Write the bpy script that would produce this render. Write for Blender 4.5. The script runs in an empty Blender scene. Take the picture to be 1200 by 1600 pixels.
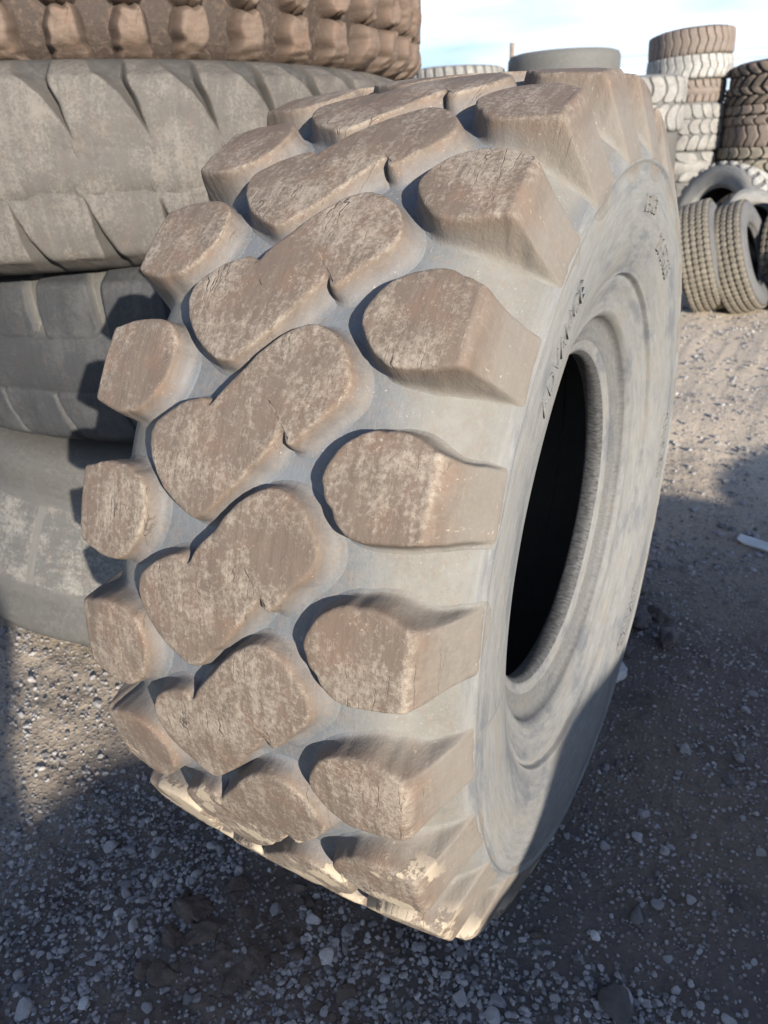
import bpy, math, random
import numpy as np
from mathutils import Vector, Matrix, Euler

# ------------------------------------------------------------------ camera, sky, sun
S = bpy.context.scene
COL = S.collection
RAD = math.radians

cam_d = bpy.data.cameras.new("camera")
cam = bpy.data.objects.new("camera", cam_d)
COL.objects.link(cam)
CR = Matrix(((0.869, 0.493, -0.042), (-0.459, 0.772, -0.439), (-0.184, 0.401, 0.897)))   # rows: right, forward, up
rt, fw = CR[0].normalized(), CR[1].normalized()
up = rt.cross(fw).normalized()
rt = fw.cross(up).normalized()
M = Matrix((rt, up, -fw)).transposed().to_4x4()
M.translation = Vector((0.591, -1.345, 1.485))
cam.matrix_world = M
cam_d.sensor_fit = 'VERTICAL'
cam_d.sensor_height = 36.0
cam_d.lens = 1151.4 / 1600 * 36
cam_d.clip_start = 0.02
cam_d.clip_end = 2000
cam_d.dof.use_dof = True
cam_d.dof.focus_distance = 0.95
cam_d.dof.aperture_fstop = 7.0
S.camera = cam

SUN_EL = 14.9
SUN_DIR = Vector((1.42, -1.0, 0)).normalized()       # horizontal, towards the sun
world = bpy.data.worlds.new("World")
S.world = world
world.use_nodes = True
wn, wl = world.node_tree.nodes, world.node_tree.links
wn.clear()
sky = wn.new('ShaderNodeTexSky')
sky.sky_type = 'NISHITA'
sky.sun_disc = False
sky.sun_elevation = RAD(SUN_EL)
sky.sun_rotation = math.atan2(SUN_DIR.x, SUN_DIR.y)
sky.air_density = 1.0
sky.dust_density = 2.0
sky.ozone_density = 3.0
bg = wn.new('ShaderNodeBackground')
bg.inputs[1].default_value = 0.076
out = wn.new('ShaderNodeOutputWorld')
# thin streaky high cloud
tc = wn.new('ShaderNodeTexCoord')
mp = wn.new('ShaderNodeMapping')
mp.inputs['Scale'].default_value = (1.2, 1.2, 7.0)
cn = wn.new('ShaderNodeTexNoise')
cn.inputs['Scale'].default_value = 2.2
cn.inputs['Detail'].default_value = 5
cr = wn.new('ShaderNodeMapRange')
cr.inputs[1].default_value = 0.30
cr.inputs[2].default_value = 0.62
cr.inputs[3].default_value = 0.12
cr.inputs[4].default_value = 1.0
mx = wn.new('ShaderNodeMix')
mx.data_type = 'RGBA'
wl.new(tc.outputs['Generated'], mp.inputs[0])
wl.new(mp.outputs[0], cn.inputs[0])
wl.new(cn.outputs[0], cr.inputs[0])
sz = wn.new('ShaderNodeSeparateXYZ'); wl.new(tc.outputs['Generated'], sz.inputs[0])
lowb = wn.new('ShaderNodeMapRange'); lowb.inputs[1].default_value = 0.62; lowb.inputs[2].default_value = 0.16
wl.new(sz.outputs[2], lowb.inputs[0])
cm = wn.new('ShaderNodeMath'); cm.operation = 'MULTIPLY'; wl.new(cr.outputs[0], cm.inputs[0]); wl.new(lowb.outputs[0], cm.inputs[1])
wl.new(cm.outputs[0], mx.inputs[0])
wb = wn.new('ShaderNodeMix'); wb.data_type = 'RGBA'; wb.blend_type = 'MULTIPLY'; wb.inputs[0].default_value = 1.0   # camera white balance
wb.inputs[7].default_value = (0.80, 0.95, 1.26, 1)
wl.new(sky.outputs[0], wb.inputs[6])
wl.new(wb.outputs[2], mx.inputs[6])
mx.inputs[7].default_value = (8.2, 9.6, 11.2, 1)
wl.new(mx.outputs[2], bg.inputs[0])
wl.new(bg.outputs[0], out.inputs[0])

sun_d = bpy.data.lights.new("sun", 'SUN')
sun_d.energy = 5.0
sun_d.angle = RAD(0.55)
sun_d.color = (1.0, 0.915, 0.80)
sun = bpy.data.objects.new("sun", sun_d)
COL.objects.link(sun)
sv = Vector((SUN_DIR.x * math.cos(RAD(SUN_EL)), SUN_DIR.y * math.cos(RAD(SUN_EL)), math.sin(RAD(SUN_EL))))
sun.rotation_euler = sv.to_track_quat('Z', 'Y').to_euler()
sun.location = (6, -6, 5)

S.view_settings.view_transform = 'Standard'
S.view_settings.look = 'None'
S.view_settings.exposure = 1.12
S.view_settings.gamma = 1
S.view_settings.use_curve_mapping = False

# ------------------------------------------------------------------ materials
class NT:
    def __init__(s, name):
        s.m = bpy.data.materials.new(name)
        s.m.use_nodes = True
        s.n, s.l = s.m.node_tree.nodes, s.m.node_tree.links
        s.bsdf = s.n['Principled BSDF']
    def node(s, t, **k):
        n = s.n.new(t)
        for a, b in k.items():
            setattr(n, a, b)
        return n
    def link(s, a, b):
        s.l.new(a, b)
    def noise(s, vec, scale, detail=4, rough=.6, dist=0):
        n = s.node('ShaderNodeTexNoise')
        n.inputs['Scale'].default_value = scale
        n.inputs['Detail'].default_value = detail
        n.inputs['Roughness'].default_value = rough
        n.inputs['Distortion'].default_value = dist
        if vec is not None:
            s.link(vec, n.inputs['Vector'])
        return n.outputs['Fac']
    def rng(s, x, a, b, c=0., d=1.):
        n = s.node('ShaderNodeMapRange')
        s.link(x, n.inputs[0])
        for i, v in enumerate((a, b, c, d)):
            n.inputs[i + 1].default_value = v
        return n.outputs[0]
    def math(s, op, a, b=None):
        n = s.node('ShaderNodeMath', operation=op)
        for i, v in enumerate((a, b)):
            if v is None: continue
            if isinstance(v, (int, float)): n.inputs[i].default_value = v
            else: s.link(v, n.inputs[i])
        return n.outputs[0]
    def mix(s, f, a, b):
        n = s.node('ShaderNodeMix', data_type='RGBA')
        for i, v in ((0, f), (6, a), (7, b)):
            if isinstance(v, (int, float)): n.inputs[i].default_value = v
            elif isinstance(v, tuple): n.inputs[i].default_value = (*v, 1)
            else: s.link(v, n.inputs[i])
        return n.outputs[2]
    def mapping(s, vec, scale):
        n = s.node('ShaderNodeMapping')
        n.inputs['Scale'].default_value = scale
        s.link(vec, n.inputs[0])
        return n.outputs[0]

def rubber(name, top, low, side, dust, dust_amt=.5, mud_z=None, rough=.72, bump=.35, streak=.5, cracks=0.0, scuff=0.0, world_tex=False, low_side=None):
    """worn tyre rubber; attribute hgt: 0 groove floor, 1 lug top, -1 sidewall. UV in metres (v across, s around)."""
    t = NT(name)
    att = t.node('ShaderNodeAttribute', attribute_name='hgt')
    uv = t.node('ShaderNodeUVMap', uv_map='UVMap').outputs[0]
    oi = t.node('ShaderNodeObjectInfo')
    comb = t.node('ShaderNodeCombineXYZ')
    r7 = t.math('MULTIPLY', oi.outputs['Random'], 37.0)
    t.link(r7, comb.inputs[0]); t.link(r7, comb.inputs[1]); t.link(r7, comb.inputs[2])
    add = t.node('ShaderNodeVectorMath', operation='ADD')
    t.link(uv, add.inputs[0]); t.link(comb.outputs[0], add.inputs[1])
    P = add.outputs[0]
    if world_tex: P = t.node('ShaderNodeNewGeometry').outputs['Position']
    h = att.outputs['Fac']
    ftop = t.rng(h, .22, .85)
    fside = t.rng(h, -.1, -.6)
    n1 = t.noise(P, 9, 5, .62)
    n2 = t.noise(P, 55, 6, .7)
    n3 = t.noise(t.mapping(P, (110, 9, 1)), 1.0, 6, .7, .15)         # streaks running round the tyre
    n4 = t.noise(P, 260, 3, .6)
    n5 = t.noise(P, 22, 3, .5)
    # base
    if low_side is not None:        # paler dry dust on the shoulders of the grooves
        sx = t.node('ShaderNodeSeparateXYZ'); t.link(uv, sx.inputs[0])
        low = t.mix(t.rng(t.math('ABSOLUTE', sx.outputs[0]), .15, .235), low, low_side)
    dm = t.node('ShaderNodeVectorMath', operation='SCALE'); dm.inputs['Scale'].default_value = .66
    if isinstance(low, tuple):
        dm.inputs[0].default_value = low
    else: t.link(low, dm.inputs[0])
    lowc = t.mix(t.rng(n1, .35, .68), low, dm.outputs[0])
    lowc = t.mix(t.math('MULTIPLY', t.rng(n2, .5, .66), .4), lowc, (top[0] * 1.2, top[1] * 1.2, top[2] * 1.2))
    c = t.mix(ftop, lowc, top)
    # brownish soil halo on walls
    halo = t.math('MULTIPLY', t.rng(h, .015, .12), t.rng(h, .7, .25))
    c = t.mix(t.math('MULTIPLY', halo, .35), c, tuple(min(1, a * 1.05) for a in top))
    c = t.mix(t.math('MULTIPLY', t.rng(n3, .38, .68), t.math('MULTIPLY', ftop, streak)), c, tuple(a * .55 for a in top))
    c = t.mix(t.math('MULTIPLY', t.rng(n5, .5, .68), t.math('MULTIPLY', ftop, .35)), c, (top[0] * 1.25, top[1] * .98, top[2] * .85))
    # pale dust blotches
    dsum = t.math('ADD', t.math('MULTIPLY', n1, .45), t.math('MULTIPLY', t.noise(P, 130, 6, .8), .55))
    dsum = t.math('ADD', t.math('MULTIPLY', dsum, .8), t.math('MULTIPLY', t.noise(t.mapping(P, (70, 14, 1)), 1.0, 4, .7), .2))
    d = t.rng(dsum, .475, .57)
    d = t.math('MULTIPLY', d, t.math('ADD', t.math('MULTIPLY', t.rng(h, .8, .97), .8), .2))
    d = t.math('MULTIPLY', d, dust_amt)
    c = t.mix(d, c, dust)
    # speckles
    sp = t.math('MULTIPLY', t.math('MULTIPLY', t.rng(t.noise(P, 230, 2, .5), .66, .74), t.rng(n5, .45, .62)), .5 * min(1, dust_amt * 2))
    c = t.mix(sp, c, tuple(min(1, a * 1.25) for a in dust))
    # sidewall
    if side is not None:
        ns = t.noise(t.mapping(P, (1.0, 0.09, 1)), 110, 7, .75, 0)
        n9 = t.noise(t.mapping(P, (1.0, 0.16, 1)), 17, 6, .7, 0)
        sc = t.mix(t.rng(ns, .36, .66), tuple(a * .78 for a in side), tuple(min(1, a * 1.1) for a in side))
        sc = t.mix(t.math('MULTIPLY', t.rng(n9, .52, .62), .5 + .35 * scuff), sc, (side[0] * .52, side[1] * .56, side[2] * .66))
        sc = t.mix(t.math('MULTIPLY', t.rng(n9, .47, .36), .4), sc, (side[0] * 1.12, side[1] * .98, side[2] * .82))
        sc = t.mix(t.math('MULTIPLY', sp, .8), sc, dust)
        c = t.mix(fside, c, sc)
        fbead = t.rng(h, -1.2, -1.8)
        bc = t.mix(t.rng(t.noise(P, 85, 7, .62), .36, .66), (side[0] * .16, side[1] * .165, side[2] * .18), (side[0] * .62, side[1] * .62, side[2] * .64))
        c = t.mix(fbead, c, bc)
    if mud_z is not None:
        geo = t.node('ShaderNodeNewGeometry')
        sep = t.node('ShaderNodeSeparateXYZ')
        t.link(geo.outputs['Position'], sep.inputs[0])
        nm = t.noise(geo.outputs['Position'], 14, 6, .62)
        zz = t.rng(sep.outputs['Z'], mud_z, mud_z - .50, -.32, .07)
        mud = t.rng(t.math('ADD', nm, zz), .55, .585)
        mud = t.math('MULTIPLY', mud, t.rng(h, .35, .8))
        c = t.mix(t.math('MULTIPLY', mud, .88), c, (.35, .295, .22))
    if cracks:
        vor = t.node('ShaderNodeTexVoronoi', feature='DISTANCE_TO_EDGE')
        vor.inputs['Scale'].default_value = 1.0
        dn = t.node('ShaderNodeVectorMath', operation='ADD')
        nn = t.node('ShaderNodeTexNoise'); nn.inputs['Scale'].default_value = 60
        t.link(P, nn.inputs['Vector'])
        sc2 = t.node('ShaderNodeVectorMath', operation='SCALE'); sc2.inputs['Scale'].default_value = .3
        t.link(nn.outputs['Color'], sc2.inputs[0])
        t.link(t.mapping(P, (42, 4.2, 1)), dn.inputs[0]); t.link(sc2.outputs[0], dn.inputs[1])
        t.link(dn.outputs[0], vor.inputs['Vector'])
        ck = t.math('MULTIPLY', t.rng(vor.outputs['Distance'], .026, .0), t.math('MULTIPLY', ftop, t.rng(n1, .54, .64)))
        c = t.mix(t.math('MULTIPLY', ck, cracks), c, (.03, .022, .018))
    else:
        ck = None
    t.link(c, t.bsdf.inputs['Base Color'])
    rr = t.rng(n2, .3, .7, rough - .1, rough + .12)
    t.link(rr, t.bsdf.inputs['Roughness'])
    t.bsdf.inputs['Specular IOR Level'].default_value = .35
    bh = t.math('ADD', t.math('MULTIPLY', n2, .5), t.math('MULTIPLY', n3, .35))
    bh = t.math('ADD', bh, t.math('MULTIPLY', n4, .22))
    bh = t.math('ADD', bh, t.math('MULTIPLY', d, .35))
    if ck is not None:
        bh = t.math('SUBTRACT', bh, t.math('MULTIPLY', ck, 1.2))
    if mud_z is not None:
        bh = t.math('ADD', bh, t.math('MULTIPLY', mud, .8))
    b = t.node('ShaderNodeBump')
    b.inputs['Strength'].default_value = bump
    b.inputs['Distance'].default_value = .004
    t.link(bh, b.inputs['Height'])
    t.link(b.outputs[0], t.bsdf.inputs['Normal'])
    return t.m

M_main = rubber("main_tyre_rubber", (.130, .100, .078), (.126, .138, .152), (.160, .160, .154), (.31, .27, .22), .6, mud_z=.97, cracks=.85, scuff=.6, bump=.5, low_side=(.160, .156, .141))
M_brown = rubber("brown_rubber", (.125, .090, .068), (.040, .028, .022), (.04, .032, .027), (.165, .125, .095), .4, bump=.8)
M_grey = rubber("grey_rubber", (.074, .068, .061), (.055, .053, .049), (.076, .073, .068), (.135, .123, .107), .75, streak=.3, world_tex=True)
M_dark = rubber("charcoal_rubber", (.032, .034, .037), (.10, .095, .084), (.032, .033, .035), (.068, .067, .065), .5, streak=.3, world_tex=True)
M_pale = rubber("pale_dusty_rubber", (.10, .098, .092), (.09, .087, .08), (.105, .104, .097), (.26, .245, .215), .7, streak=.25, scuff=1)
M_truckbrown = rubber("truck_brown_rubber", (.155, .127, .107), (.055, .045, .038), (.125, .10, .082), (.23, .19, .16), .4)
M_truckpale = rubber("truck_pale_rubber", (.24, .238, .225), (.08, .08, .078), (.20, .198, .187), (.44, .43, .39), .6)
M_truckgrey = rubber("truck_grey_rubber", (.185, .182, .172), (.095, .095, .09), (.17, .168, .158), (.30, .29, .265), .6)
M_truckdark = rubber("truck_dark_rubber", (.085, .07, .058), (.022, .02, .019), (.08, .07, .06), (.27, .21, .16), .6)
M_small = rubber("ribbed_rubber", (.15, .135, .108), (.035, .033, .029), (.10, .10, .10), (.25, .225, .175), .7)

def simple_mat(name, col, col2, scale=20, rough=.9, bump=.5, dist=.003):
    t = NT(name)
    geo = t.node('ShaderNodeNewGeometry').outputs['Position']
    n = t.noise(geo, scale, 5, .65)
    att = t.node('ShaderNodeAttribute', attribute_name='tint').outputs['Fac']
    c = t.mix(t.rng(n, .35, .68), col, col2)
    t.link(c, t.bsdf.inputs['Base Color'])
    t.bsdf.inputs['Roughness'].default_value = rough
    b = t.node('ShaderNodeBump'); b.inputs['Strength'].default_value = bump; b.inputs['Distance'].default_value = dist
    t.link(t.noise(geo, scale * 6, 5, .7), b.inputs['Height']); t.link(b.outputs[0], t.bsdf.inputs['Normal'])
    return t.m

def ground_mat():
    t = NT("dirt_and_gravel")
    geo = t.node('ShaderNodeNewGeometry').outputs['Position']
    a = t.noise(geo, .9, 6, .6)
    b_ = t.noise(geo, 7, 7, .7)
    f = t.noise(geo, 60, 5, .7)
    sepg = t.node('ShaderNodeSeparateXYZ'); t.link(geo, sepg.inputs[0])
    sandy_lit = t.rng(t.math('ADD', sepg.outputs[1], t.math('MULTIPLY', a, 1.2)), 1.4, 3.2)      # paler dry dirt behind, darker muddy front; sunlit and shaded brightness painted in
    lfts = t.rng(t.math('SUBTRACT', t.math('MULTIPLY', a, .5), sepg.outputs[0]), .95, 1.3)  # same painted-in paler tone at left, where the sunlit strip lies
    sandy_lit = t.math('MAXIMUM', sandy_lit, t.math('MULTIPLY', lfts, .6))
    c = t.mix(t.rng(a, .38, .64), (.165, .130, .103), (.085, .076, .070))
    c = t.mix(sandy_lit, c, t.mix(t.rng(b_, .4, .6), (.60, .50, .375), (.48, .395, .295)))
    dk = t.math('SUBTRACT', 1.0, t.math('MULTIPLY', sandy_lit, .7))
    c = t.mix(t.math('MULTIPLY', t.rng(b_, .5, .66), .5), c, t.mix(sandy_lit, (.17, .145, .118), (.64, .56, .44)))
    c = t.mix(t.math('MULTIPLY', t.rng(b_, .47, .33), t.math('MULTIPLY', dk, .7)), c, (.04, .034, .031))
    v = t.node('ShaderNodeTexVoronoi'); v.inputs['Scale'].default_value = 75
    t.link(geo, v.inputs['Vector'])
    sepc = t.node('ShaderNodeSeparateColor'); t.link(v.outputs['Color'], sepc.inputs[0])
    grit = t.math('MULTIPLY', t.rng(v.outputs['Distance'], .45, .3), t.rng(sepc.outputs[0], .45, .6))
    c = t.mix(t.math('MULTIPLY', grit, .6), c, (.33, .30, .27))
    grit2 = t.math('MULTIPLY', t.rng(v.outputs['Distance'], .45, .3), t.rng(sepc.outputs[1], .7, .8))
    c = t.mix(t.math('MULTIPLY', grit2, .6), c, (.07, .07, .075))
    c = t.mix(t.math('MULTIPLY', t.rng(f, .55, .4), t.math('MULTIPLY', dk, .4)), c, (.085, .075, .07))
    t.link(c, t.bsdf.inputs['Base Color'])
    t.bsdf.inputs['Roughness'].default_value = .95
    t.bsdf.inputs['Specular IOR Level'].default_value = .2
    b = t.node('ShaderNodeBump'); b.inputs['Strength'].default_value = .8; b.inputs['Distance'].default_value = .008
    hh = t.math('ADD', t.math('MULTIPLY', grit, .7), t.math('MULTIPLY', f, .8))
    hh = t.math('ADD', hh, b_)
    t.link(hh, b.inputs['Height']); t.link(b.outputs[0], t.bsdf.inputs['Normal'])
    return t.m

def gravel_mat():
    t = NT("gravel_stone")
    att = t.node('ShaderNodeAttribute', attribute_name='tint').outputs['Fac']
    geo = t.node('ShaderNodeNewGeometry').outputs['Position']
    c = t.mix(t.rng(att, 0, .55), (.080, .082, .088), (.255, .255, .262))
    c = t.mix(t.rng(att, .55, .85), c, (.30, .295, .29))
    c = t.mix(t.rng(att, .95, 1.0), c, (.42, .41, .40))
    n = t.noise(geo, 120, 4, .6)
    c = t.mix(t.math('MULTIPLY', t.rng(n, .4, .7), .35), c, (.20, .15, .11))
    t.link(c, t.bsdf.inputs['Base Color'])
    t.bsdf.inputs['Roughness'].default_value = .85
    b = t.node('ShaderNodeBump'); b.inputs['Strength'].default_value = .4; b.inputs['Distance'].default_value = .002
    t.link(n, b.inputs['Height']); t.link(b.outputs[0], t.bsdf.inputs['Normal'])
    return t.m

M_ground, M_gravel = ground_mat(), gravel_mat()
M_liner = simple_mat('black_inner_liner', (.012, .012, .013), (.02, .02, .02), 9, .75, .3)
M_rock_dark = simple_mat("dark_rock", (.055, .052, .05), (.11, .10, .095), 18)
M_rock_pale = simple_mat("pale_rock", (.33, .33, .33), (.50, .49, .46), 25)
M_rock_grey = simple_mat("grey_rock", (.17, .17, .17), (.27, .26, .25), 25)
M_clod = simple_mat("mud_clod", (.075, .058, .047), (.14, .11, .09), 30, 1, .9, .006)
M_rag = simple_mat("torn_rubber", (.045, .042, .045), (.12, .10, .09), 14, .8)
M_shard = simple_mat("pale_shard", (.50, .50, .47), (.62, .61, .57), 12, .6, .3)
M_metal = simple_mat("pole_wood", (.16, .12, .09), (.22, .17, .13), 8)
M_wire = simple_mat("cable_black", (.03, .03, .035), (.05, .05, .05), 8, .6)

# ------------------------------------------------------------------ mesh helpers
def build_mesh(name, V, F, mat, uv=None, hgt=None, tint=None, smooth=True, mat2=None):
    """V (n,3) array; F list of (m,3|4) arrays"""
    me = bpy.data.meshes.new(name)
    V = np.asarray(V, dtype=np.float32)
    me.vertices.add(len(V)); me.vertices.foreach_set('co', V.ravel())
    lv = np.concatenate([np.asarray(f, dtype=np.int32).ravel() for f in F])
    cnt = np.concatenate([np.full(len(f), np.asarray(f).shape[1], dtype=np.int32) for f in F])
    st = np.concatenate(([0], np.cumsum(cnt)[:-1])).astype(np.int32)
    me.loops.add(len(lv)); me.loops.foreach_set('vertex_index', lv)
    me.polygons.add(len(cnt)); me.polygons.foreach_set('loop_start', st)
    me.polygons.foreach_set('use_smooth', np.full(len(cnt), smooth))
    if uv is not None:
        l = me.uv_layers.new(name='UVMap')
        l.data.foreach_set('uv', np.asarray(uv, dtype=np.float32)[lv].ravel())
    if hgt is not None:
        a = me.attributes.new('hgt', 'FLOAT', 'POINT'); a.data.foreach_set('value', np.asarray(hgt, dtype=np.float32))
    if tint is not None:
        a = me.attributes.new('tint', 'FLOAT', 'POINT'); a.data.foreach_set('value', np.asarray(tint, dtype=np.float32))
    me.materials.append(mat)
    if mat2 is not None:
        me.materials.append(mat2[0]); me.polygons.foreach_set('material_index', mat2[1].astype(np.int32))
    me.update(calc_edges=True)
    me.validate()
    return me

def link(name, me, parent=None):
    o = bpy.data.objects.new(name, me)
    COL.objects.link(o)
    if parent is not None: o.parent = parent
    return o

def tag(o, label, cat, group=None, kind=None):
    o['label'] = label; o['category'] = cat
    if group: o['group'] = group
    if kind: o['kind'] = kind
    return o

def vnoise(P, seed=0, oct=3):
    """cheap smooth pseudo noise from sums of sines, ~[-1,1]"""
    r = np.random.RandomState(seed)
    out = np.zeros(P.shape[0]); amp, tot, f = 1., 0., 1.
    for o in range(oct):
        for k in range(4):
            d = r.normal(size=P.shape[1]); d /= np.linalg.norm(d)
            out += amp * np.sin(P @ d * f * r.uniform(.8, 1.3) * 2.2 + r.uniform(0, 6.28))
        tot += amp * 2.2; amp *= .55; f *= 2.1
    return out / tot

def hermite(xs, ys, x):
    xs, ys = np.asarray(xs, float), np.asarray(ys, float)
    d = np.diff(ys) / np.diff(xs)
    m = np.zeros(len(xs)); m[1:-1] = (d[:-1] + d[1:]) / 2; m[0] = d[0]; m[-1] = d[-1]
    i = np.clip(np.searchsorted(xs, x) - 1, 0, len(xs) - 2)
    h = xs[i + 1] - xs[i]; t = np.clip((x - xs[i]) / h, 0, 1)
    return (2*t**3-3*t**2+1)*ys[i] + (t**3-2*t**2+t)*h*m[i] + (-2*t**3+3*t**2)*ys[i+1] + (t**3-t**2)*h*m[i+1]

class Profile:
    """cross-section of a tyre. G rows: (v,u,r) casing from crown to inside; T rows: lug envelope. All in units of R; mirrored."""
    def __init__(s, G, T, R, wscale=1.0):
        s.R, s.ws = R, wscale
        s.G, s.T = np.array(G, float), np.array(T, float)
        s.vT = s.T[-1, 0]
        s.liner = .94; s.mid = 0; s.bead = None
    def _ev(s, A, v):
        a = np.abs(v); sg = np.where(v < 0, -1., 1.)
        return sg * hermite(A[:, 0], A[:, 1], a) * s.R * s.ws, hermite(A[:, 0], A[:, 2], a) * s.R
    def g(s, v): return s._ev(s.G, v)
    def t(s, v): return s._ev(s.T, v)

def revolve(u, r, th):
    return np.stack([u, -r * np.cos(th), r * np.sin(th)], -1)

def casing_mesh(name, pr, nseg, nv, mat, noise=.0015, seed=0, vmax=None, vhs=.44, extra=None):
    vm = vmax or pr.G[-1, 0]
    if pr.bead:
        vp = np.concatenate([np.linspace(0, .44, 44)[:-1], np.linspace(.44, .93, 170)[:-1], np.linspace(.93, vm, 26)])
        vn_ = np.concatenate([np.linspace(0, .44, 40)[:-1], np.linspace(.44, .93, 50)[:-1], np.linspace(.93, vm, 20)])
        v = np.concatenate([-vn_[::-1], vp[1:]]); nv = len(v)
    else:
        v = np.linspace(-vm, vm, nv)
    th = np.linspace(0, 2 * np.pi, nseg, endpoint=False)
    u, r = pr.g(v)
    hg = np.where(np.abs(v) > vhs + .02, -1., np.where(np.abs(v) > vhs - .05, -(np.abs(v) - (vhs - .05)) / .07, 0.))
    hg = np.clip(hg, -1, 0)
    if pr.mid: hg = np.maximum(hg, np.clip((pr.mid + .030 - np.abs(v)) / .012, 0, 1))
    if pr.bead: hg = np.where((np.abs(v) > .793) & (np.abs(v) < .862), -1.5, np.where(np.abs(v) > .888, -2.0, hg))
    if pr.bead: hg = np.where((np.abs(v) > .76) & (np.abs(v) < .79), -1.25, hg)
    TH, U = np.meshgrid(th, u, indexing='ij'); _, Rr = np.meshgrid(th, r, indexing='ij'); _, VV = np.meshgrid(th, v, indexing='ij')
    P = revolve(U.ravel(), Rr.ravel(), TH.ravel())
    n = vnoise(P * 3.0 / pr.R, seed, 4) * noise
    Rn = Rr.ravel() + n
    Un = U.ravel() + np.sign(VV.ravel()) * n * (np.abs(VV.ravel()) > .3)
    if extra is not None:
        du, dr, hh = extra(TH.ravel(), VV.ravel())
        Un = Un + du; Rn = Rn + dr
        H = np.where(np.isnan(hh), np.tile(hg, nseg), hh)
    else:
        H = np.tile(hg, nseg)
    P = revolve(Un, Rn, TH.ravel())
    idx = np.arange(nseg * nv).reshape(nseg, nv)
    a = idx; b = np.roll(idx, -1, axis=0)
    F = np.stack([a[:, :-1], b[:, :-1], b[:, 1:], a[:, 1:]], -1).reshape(-1, 4)[:, ::-1]
    uv = np.stack([VV.ravel() * pr.R, TH.ravel() * pr.R], -1)
    vc = np.abs(.5 * (v[:-1] + v[1:]))
    inn = np.tile(vc > pr.liner, nseg)
    return build_mesh(name, P, [F], mat, uv=uv, hgt=H, mat2=(M_liner, inn))

def smooth_closed(P, n):
    for _ in range(n):
        P = .25 * np.roll(P, 1, 0) + .5 * P + .25 * np.roll(P, -1, 0)
    return P

def resample(P, n):
    Q = np.vstack([P, P[:1]]); d = np.r_[0, np.cumsum(np.linalg.norm(np.diff(Q, axis=0), axis=1))]
    t = np.linspace(0, d[-1], n, endpoint=False)
    return np.stack([np.interp(t, d, Q[:, 0]), np.interp(t, d, Q[:, 1])], -1)

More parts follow.
